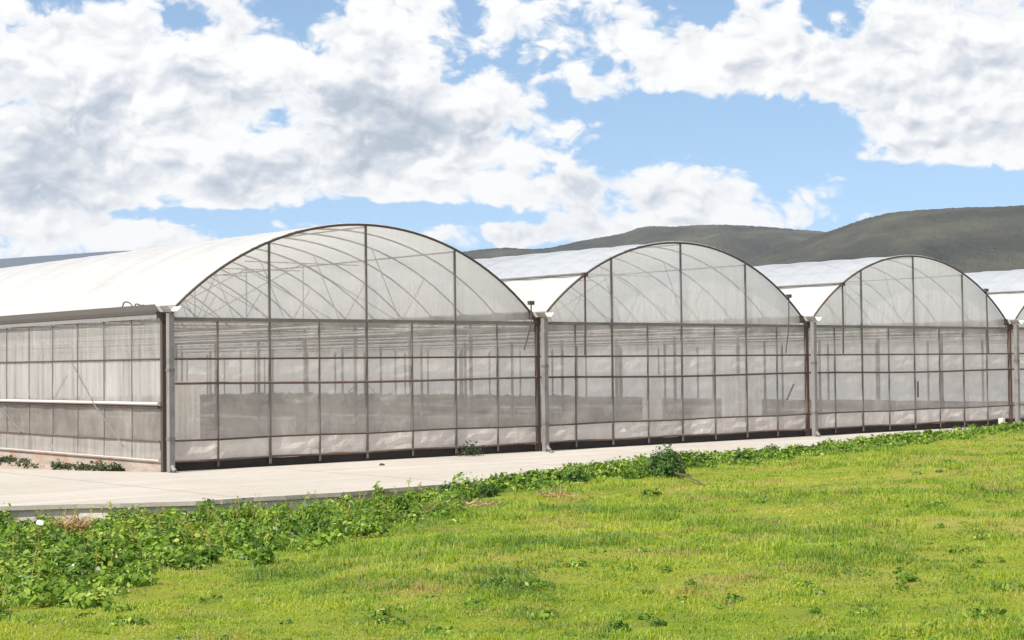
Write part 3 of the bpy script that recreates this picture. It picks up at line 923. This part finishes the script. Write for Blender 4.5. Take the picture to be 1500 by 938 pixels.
# thin flowering stalks standing out of the weeds
def stalks(n, seed):
    r_ = np.random.default_rng(seed)
    sel = r_.integers(0, len(keep), n)
    bx = cand[np.array(keep)[sel], 0] + r_.normal(0, .12, n); by = cand[np.array(keep)[sel], 1] + r_.normal(0, .12, n)
    bz = terrain(bx, by)
    H = r_.uniform(.18, .48, n)
    ex = r_.normal(0, .09, n); ey = r_.normal(0, .09, n)
    A = np.stack([bx, by, bz], -1); Bt = np.stack([bx + ex, by + ey, bz + H], -1)
    sx = np.array([AR[0], AR[1], 0]) * .004
    P = np.stack([A - sx, A + sx, Bt + sx, Bt - sx], 1).reshape(-1, 3)
    b = (np.arange(n) * 4)[:, None, None]
    T1 = (b + np.array([[0, 1, 2], [0, 2, 3]])[None]).reshape(-1, 3)
    # seed heads: a few little leaves round the tip
    m = 9
    C = np.repeat(Bt, m, 0) + r_.normal(0, .018, (n * m, 3)) - np.array([0, 0, 1]) * r_.uniform(0, .1, (n * m, 1))
    v2, t2, tn2 = leaf_cloud(C, r_.normal(0, 1, (n * m, 3)), np.full(n * m, .028), r_.uniform(.2, 1, n * m), seed=seed)
    return np_mesh('seed_stalks', np.concatenate([P, v2]), np.concatenate([T1, t2 + len(P)]), {'tint': np.concatenate([np.full(len(P), .4), tn2])})
tag(link_mesh('seed_stalks', stalks(200, 8), M['stalk']), 'thin pale seed stalks standing up out of the green weeds', 'weeds', kind='stuff')

# --- meadow grass
def make_grass():
    r_ = np.random.default_rng(21)
    # sample in the ground plane, denser close to the camera
    N0 = 3700000
    ang = r_.uniform(R(40 - 35), R(40 + 35), N0)
    dist = 9.0 + (56 - 9) * r_.uniform(0, 1, N0) ** 1.35
    x = CAM[0] + dist * np.sin(ang); y = CAM[1] + dist * np.cos(ang)
    dens = np.clip(.75 + .9 * (fbm(x, y, .8, 12, 3) - .5), .2, 1) * .30
    dens = dens * (1 - .8 * sstep(.66, .74, fbm(x, y, .55, 77, 3)))
    d = edge_y(x) - y
    sel = (d > .02) & (r_.random(N0) < dens)
    x, y, dist, d = x[sel], y[sel], dist[sel], d[sel]
    z = terrain(x, y)
    px, py, dd = near_px(x, y, z)
    bank = (px < 690) & (py < bank_lo(px) - 12)
    sel = (~bank) | (r_.random(len(x)) < .22)
    inside = (px > -120) & (px < 1620) & (py < 980)
    sel &= inside | ((px > -600) & (px < 2500) & (py < 1150) & (r_.random(len(x)) < .5))
    x, y, z, dist = x[sel], y[sel], z[sel], dist[sel]
    n = len(x)
    clump = fbm(x, y, 2.6, 31, 3)
    tall = sstep(.45, .7, fbm(x, y, .5, 40, 3))
    L = r_.uniform(.03, .07, n) * (.2 + 1.7 * clump ** 1.3) * (1 + 1.0 * tall)
    W = .0042 * np.sqrt(np.maximum(dist, 11) / 11) * r_.uniform(.7, 1.3, n)
    th = r_.uniform(0, 2 * np.pi, n)
    lean = r_.uniform(.35, 1.45, n)
    dx, dy = np.cos(th), np.sin(th)
    side = np.stack([-dy, dx, np.zeros(n)], -1) * W[:, None]
    rot = r_.uniform(-1, 1, n)[:, None]
    side = side * (1 - .4 * np.abs(rot)) + np.stack([dx, dy, np.zeros(n)], -1) * W[:, None] * rot * .6
    B = np.stack([x, y, z - .008], -1)
    Mi = B + np.stack([dx * lean * L * .35, dy * lean * L * .35, L * .62], -1)
    Tp = B + np.stack([dx * lean * L, dy * lean * L, L * (1.08 - .55 * lean)], -1)
    P = np.stack([B - side, B + side, Mi - side * .8, Mi + side * .8, Tp], 1).reshape(-1, 3)
    b = (np.arange(n) * 5)[:, None, None]
    Tt = (b + np.array([[0, 1, 3], [0, 3, 2], [2, 3, 4]])[None]).reshape(-1, 3)
    tint = np.clip(r_.normal(.52, .17, n) + (fbm(x, y, 1.1, 50, 3) - .5) * 1.5 + (fbm(x, y, 5.0, 60, 2) - .5) * 1.3, 0, 1)
    print('grass blades', n)
    return np_mesh('grass', P, Tt, {'tint': np.repeat(tint, 5)})
gr = link_mesh('grass', make_grass(), M['grass'])
tag(gr, 'sunlit yellow-green meadow grass in front of the road', 'grass', kind='stuff')

# small broad-leaved plants mixed into the meadow
acc = []
for k in range(200):
    qx, qy = rng.uniform(-40, 1540), 640 + 298 * rng.random() ** .8
    dd_ = ray(qx, qy)
    t_ = (.05 - CAM[2]) / dd_[2]
    if not 0 < t_ < 60: continue
    p_ = CAM + t_ * dd_
    if edge_y(p_[0]) - p_[1] < .8: continue
    acc.append(mound_leaves(p_[0], p_[1], float(terrain(p_[0], p_[1])) - .01, rng.uniform(.04, .13), rng.uniform(.02, .07), int(rng.uniform(14, 60)), rng.uniform(.03, .05), 9000 + k, 0, rng.choice([.6, .8, 1.0])))
C = np.concatenate([a_[0] for a_ in acc]); N = np.concatenate([a_[1] for a_ in acc]); S = np.concatenate([a_[2] for a_ in acc]); TT = np.concatenate([a_[3] for a_ in acc])
v_, t_, tn = leaf_cloud(C, N, S, TT, seed=13)
tag(link_mesh('meadow_herbs', np_mesh('meadow_herbs', v_, t_, {'tint': tn}), M['weed']), 'small broad-leaved herbs mixed through the meadow grass', 'weeds', kind='stuff')

# --- single plants that stand out
def plant(name, label, cat, cx, cy, rad, h, count, size, seed, mat, group=None, cz=None, stems=0):
    z = float(terrain(cx, cy)) if cz is None else cz
    C, N, S, TT = mound_leaves(0, 0, 0, rad, h, count, size, seed)
    v_, t_, tn = leaf_cloud(C, N, S, TT, seed=seed)
    o = link_mesh(name, np_mesh(name, v_, t_, {'tint': tn}), mat)
    o.location = (cx, cy, z - .01)
    tag(o, label, cat, group)
    if stems:
        sb = MB()
        r_ = random.Random(seed)
        for s in range(stems):
            an = r_.uniform(0, 6.28)
            sb.tube([(0, 0, -.05), (rad * .35 * math.cos(an), rad * .35 * math.sin(an), h * .4), (rad * .7 * math.cos(an), rad * .7 * math.sin(an), h * .75)], [.012, .009, .005], 5)
        sb.build('stem', M['bark'], o)
    return o
def edge_plant(px, py, off, **kw):
    """ground point under a photo point, searched along its line of sight"""
    d = ray(px, py)
    t = np.linspace(8, 70, 6000)
    P = CAM[None] + t[:, None] * d[None]
    zz = terrain(P[:, 0], P[:, 1])
    k = int(np.argmax(P[:, 2] < zz))
    return P[k]
bp = edge_plant(976, 699, 0)
plant('bush', 'round dark green bush standing alone at the edge of the road', 'bush', bp[0], bp[1], .40, .54, 2600, .055, 77, M['bush'], stems=6)
EDGE = [(845, 709, .22, .26, 'dark leafy weed clump with a black gap beside it at the road edge'),
        (803, 709, .2, .24, 'small upright weed clump at the road edge left of the dark gap'),
        (660, 732, .26, .3, 'tall dark weed clump where the wide weed bank ends'),
        (715, 728, .2, .24, 'dark weed clump above the patch of dry reddish earth'),
        (925, 701, .3, .22, 'spreading weed clump just left of the round bush'),
        (1085, 676, .24, .22, 'dark green weed clump right of the round bush at the road edge'),
        (1131, 667, .26, .24, 'small round dark weed clump at the road edge below the second span'),
        (1215, 659, .34, .24, 'bright weed clump in front of the third downpipe'),
        (1262, 655, .3, .24, 'leafy weed clump at the road edge below the third gable'),
        (955, 727, .16, .14, 'low green weed in the grass below the round bush'),
        (560, 752, .24, .3, 'rounded weed clump on the bank left of the dry earth')]
for k, (px, py, rad, h, lab) in enumerate(EDGE):
    p = edge_plant(px, py, 0)
    plant('weed_clump', lab, 'weed', p[0], p[1], rad, h, 420, .062, 200 + k, M['bush'] if 'dark' in lab else M['weed'], 'weed clumps along the road edge')
# scattered dark tufts out in the meadow
TUFT = [(640, 925), (795, 905), (780, 862), (700, 885), (845, 830), (1030, 795), (1115, 735), (1345, 695), (1390, 678), (1375, 742), (1310, 765),
        (1440, 790), (1330, 852), (1268, 900), (1365, 922), (1445, 905), (1180, 860), (1075, 690 + 190), (170, 895), (180, 915), (905, 925), (1485, 865), (735, 862), (560, 905)]
for k, (px, py) in enumerate(TUFT):
    p = edge_plant(px, py, 0)
    plant('weed_tuft', 'low dark green weed tuft growing in the open sunlit meadow', 'weed', p[0], p[1], rng.uniform(.09, .2), rng.uniform(.05, .10), 110, .045, 400 + k, M['weed'], 'dark weed tufts scattered over the meadow')
# weeds at the foot of the greenhouse
p = ground_at(684, 668)
plant('weed_clump', 'dark weed growing against the black base of the leftmost gable', 'weed', p[0], -.28, .32, .34, 260, .06, 601, M['dull_weed'], cz=0.0)
acc = []
for k in range(70):
    y = rng.uniform(1.6, 14); x = -rng.uniform(.12, .2 + .36 * y * .5)
    acc.append(mound_leaves(x, y, -.06, rng.uniform(.12, .26), rng.uniform(.1, .24), 70, .06, 700 + k))
C = np.concatenate([a_[0] for a_ in acc]); N = np.concatenate([a_[1] for a_ in acc]); S = np.concatenate([a_[2] for a_ in acc]); TT = np.concatenate([a_[3] for a_ in acc])
v_, t_, tn = leaf_cloud(C, N, S, TT, seed=5)
tag(link_mesh('low_weeds', np_mesh('low_weeds', v_, t_, {'tint': tn}), M['dull_weed']), 'low dark weeds along the foot of the left side wall', 'weeds', kind='stuff')

# dry stalks and bare earth on the bank
def dry_heap(px, py, rad, h, n, label, seed):
    p = edge_plant(px, py, 0)
    r_ = np.random.default_rng(seed)
    th = r_.uniform(0, 2 * np.pi, n); q_ = rad * np.sqrt(r_.uniform(0, 1, n))
    B = np.stack([q_ * np.cos(th), q_ * np.sin(th), np.zeros(n)], -1)
    dr = r_.normal(0, 1, (n, 3)); dr[:, 2] = np.abs(dr[:, 2]) * (.7 if h > .1 else .18)
    dr /= np.linalg.norm(dr, axis=1, keepdims=True)
    L = r_.uniform(.08, .28, n)[:, None]
    sd_ = np.cross(dr, r_.normal(0, 1, (n, 3))); sd_ /= np.linalg.norm(sd_, axis=1, keepdims=True); sd_ *= .009
    B[:, 2] += r_.uniform(0, h, n)
    P = np.stack([B - sd_, B + sd_, B + dr * L * .6 + sd_ * .8, B + dr * L], 1).reshape(-1, 3)
    b = (np.arange(n) * 4)[:, None, None]
    Tt = (b + np.array([[0, 1, 2], [0, 2, 3]])[None]).reshape(-1, 3)
    o = link_mesh('dry_stalks', np_mesh('dry_stalks', P, Tt, {'tint': np.repeat(r_.uniform(0, 1, n), 4)}), M['dry'])
    o.location = (p[0], p[1], p[2])
    return tag(o, label, 'dry plants')
dry_heap(105, 785, .26, .2, 420, 'orange-brown heap of dry stalks on the bank under the road lip', 1)
dry_heap(280, 793, .16, .06, 160, 'small tan patch of dry stalks among the green weeds', 2)
dry_heap(650, 748, .38, .05, 420, 'reddish dry litter at the right-hand end of the weed bank', 3)
dry_heap(700, 742, .26, .04, 240, 'tan dry litter below the dark weed clumps at the road edge', 4)
dry_heap(815, 727, .24, .04, 200, 'dry straw strip in the grass under the dark gap', 5)

# ------------------------------------------------------------------ small loose things by the greenhouse
def rubble(name, label, cat, px, py, size, mat, seed, squash=(1, .8, .55), y=None, z=0.0):
    p = ground_at(px, py, z)
    bm = bmesh.new()
    bmesh.ops.create_icosphere(bm, subdivisions=2, radius=1)
    for v in bm.verts:
        k = 1 + .45 * (mnoise.noise(v.co * 1.3 + Vector((seed, 0, 0))))
        v.co = Vector((v.co.x * k * size * squash[0], v.co.y * k * size * squash[1], max(v.co.z * k, -.5) * size * squash[2]))
    me = bpy.data.meshes.new(name); bm.to_mesh(me); bm.free()
    o = link_mesh(name, me, mat)
    zt = min(v.co.z for v in me.vertices)
    o.location = (p[0], p[1], z - zt - .003)
    o.rotation_euler[2] = seed * 1.3
    return tag(o, label, cat)
rubble('stone', 'pale stone lying left of the rusty scrap by the third downpipe', 'stone', 1159, 638, .08, M['stone'], 1)
rubble('scrap_sheet', 'crumpled rusty scrap lying at the foot of the third downpipe', 'scrap', 1172, 637.5, .17, M['rust_sheet'], 2, (1.3, .7, .55))
rubble('stone', 'round pale stone in front of the third gable', 'stone', 1236, 634, .10, M['stone'], 3)
rubble('stone', 'flat pale stone just right of the round stone by the third gable', 'stone', 1251, 633.5, .13, M['stone'], 4, (1.5, .8, .35))
rubble('stone', 'pale flat stone under the middle of the third gable', 'stone', 1342, 627.5, .16, M['stone'], 5, (1.4, .8, .4))
rubble('scrap_sheet', 'small dark rusty scrap beside the flat stone under the third gable', 'scrap', 1352, 627.5, .12, M['rust_sheet'], 6)
rubble('rubber_lump', 'small black lump lying alone on the road in front of the leftmost gable', 'litter', 559, 682, .055, M['black'], 7)
rubble('stone', 'grey stone beside the second downpipe', 'stone', 808, 663.5, .07, M['pipe'], 8)
p = ground_at(1449, 624)
bm = MB().box(-.07, .07, -.08, .08, 0, .24)
ob = bm.build('concrete_block', M['edge'], None)
bv = ob.modifiers.new('bevel', 'BEVEL'); bv.width = .015; bv.segments = 2
ob.location = (p[0], -.25, 0.0)
tag(ob, 'upright pale concrete block against the base of the third gable', 'block')
# a white scrap of plastic caught in the weeds
pp = edge_plant(60, 800, 0)
rows = [[(-.09 + .03 * j + .01 * math.sin(i * 2), -.06 + .03 * i, .02 * math.sin(i * 1.7 + j) + .015 * math.cos(j * 2.3)) for j in range(6)] for i in range(5)]
ob = MB().grid(rows).build('plastic_scrap', M['white'], None, True)
sm = ob.modifiers.new('thickness', 'SOLIDIFY'); sm.thickness = .004
ob.location = (pp[0], pp[1], pp[2] + .30)
ob.rotation_euler = (R(50), 0, R(-40))
ob.scale = (.6, .6, .6)
tag(ob, 'white scrap of plastic caught in the green weeds', 'litter')
# fallen dark stick by the bush
a1, a2 = edge_plant(985, 700, 0), edge_plant(1032, 715, 0)
st = MB().tube([tuple(a1 + np.array([0, 0, .10])), tuple((a1 + a2) / 2 + np.array([.02, 0, .10])), tuple(a2 + np.array([0, 0, .05]))], [.02, .017, .012], 6).build('stick', M['bark'], None)
tag(st, 'dark fallen stick lying in the grass beside the round bush', 'stick')

# ------------------------------------------------------------------ air
zs = [o for o in bpy.data.objects if o.type == 'MESH' and o.parent is None]
lo = min((o.matrix_world @ Vector(c)).z for o in zs for c in o.bound_box) - 1.0
hi = max((o.matrix_world @ Vector(c)).z for o in zs for c in o.bound_box) + 20.0
hz = MB().box(-14500, 14500, -14500, 14500, lo, hi)
m, t, out = new_mat('thin air')
pv = t.n('ShaderNodeVolumePrincipled')
pv.inputs['Color'].default_value = (.82, .88, .96, 1)
pv.inputs['Density'].default_value = 3.0e-5
pv.inputs['Anisotropy'].default_value = 0.2
t.l(pv.outputs[0], out.inputs['Volume'])
tag(hz.build('haze', m), 'thin pale haze between the meadow and the far hills', kind='stuff')
cy.volume_bounces = 0
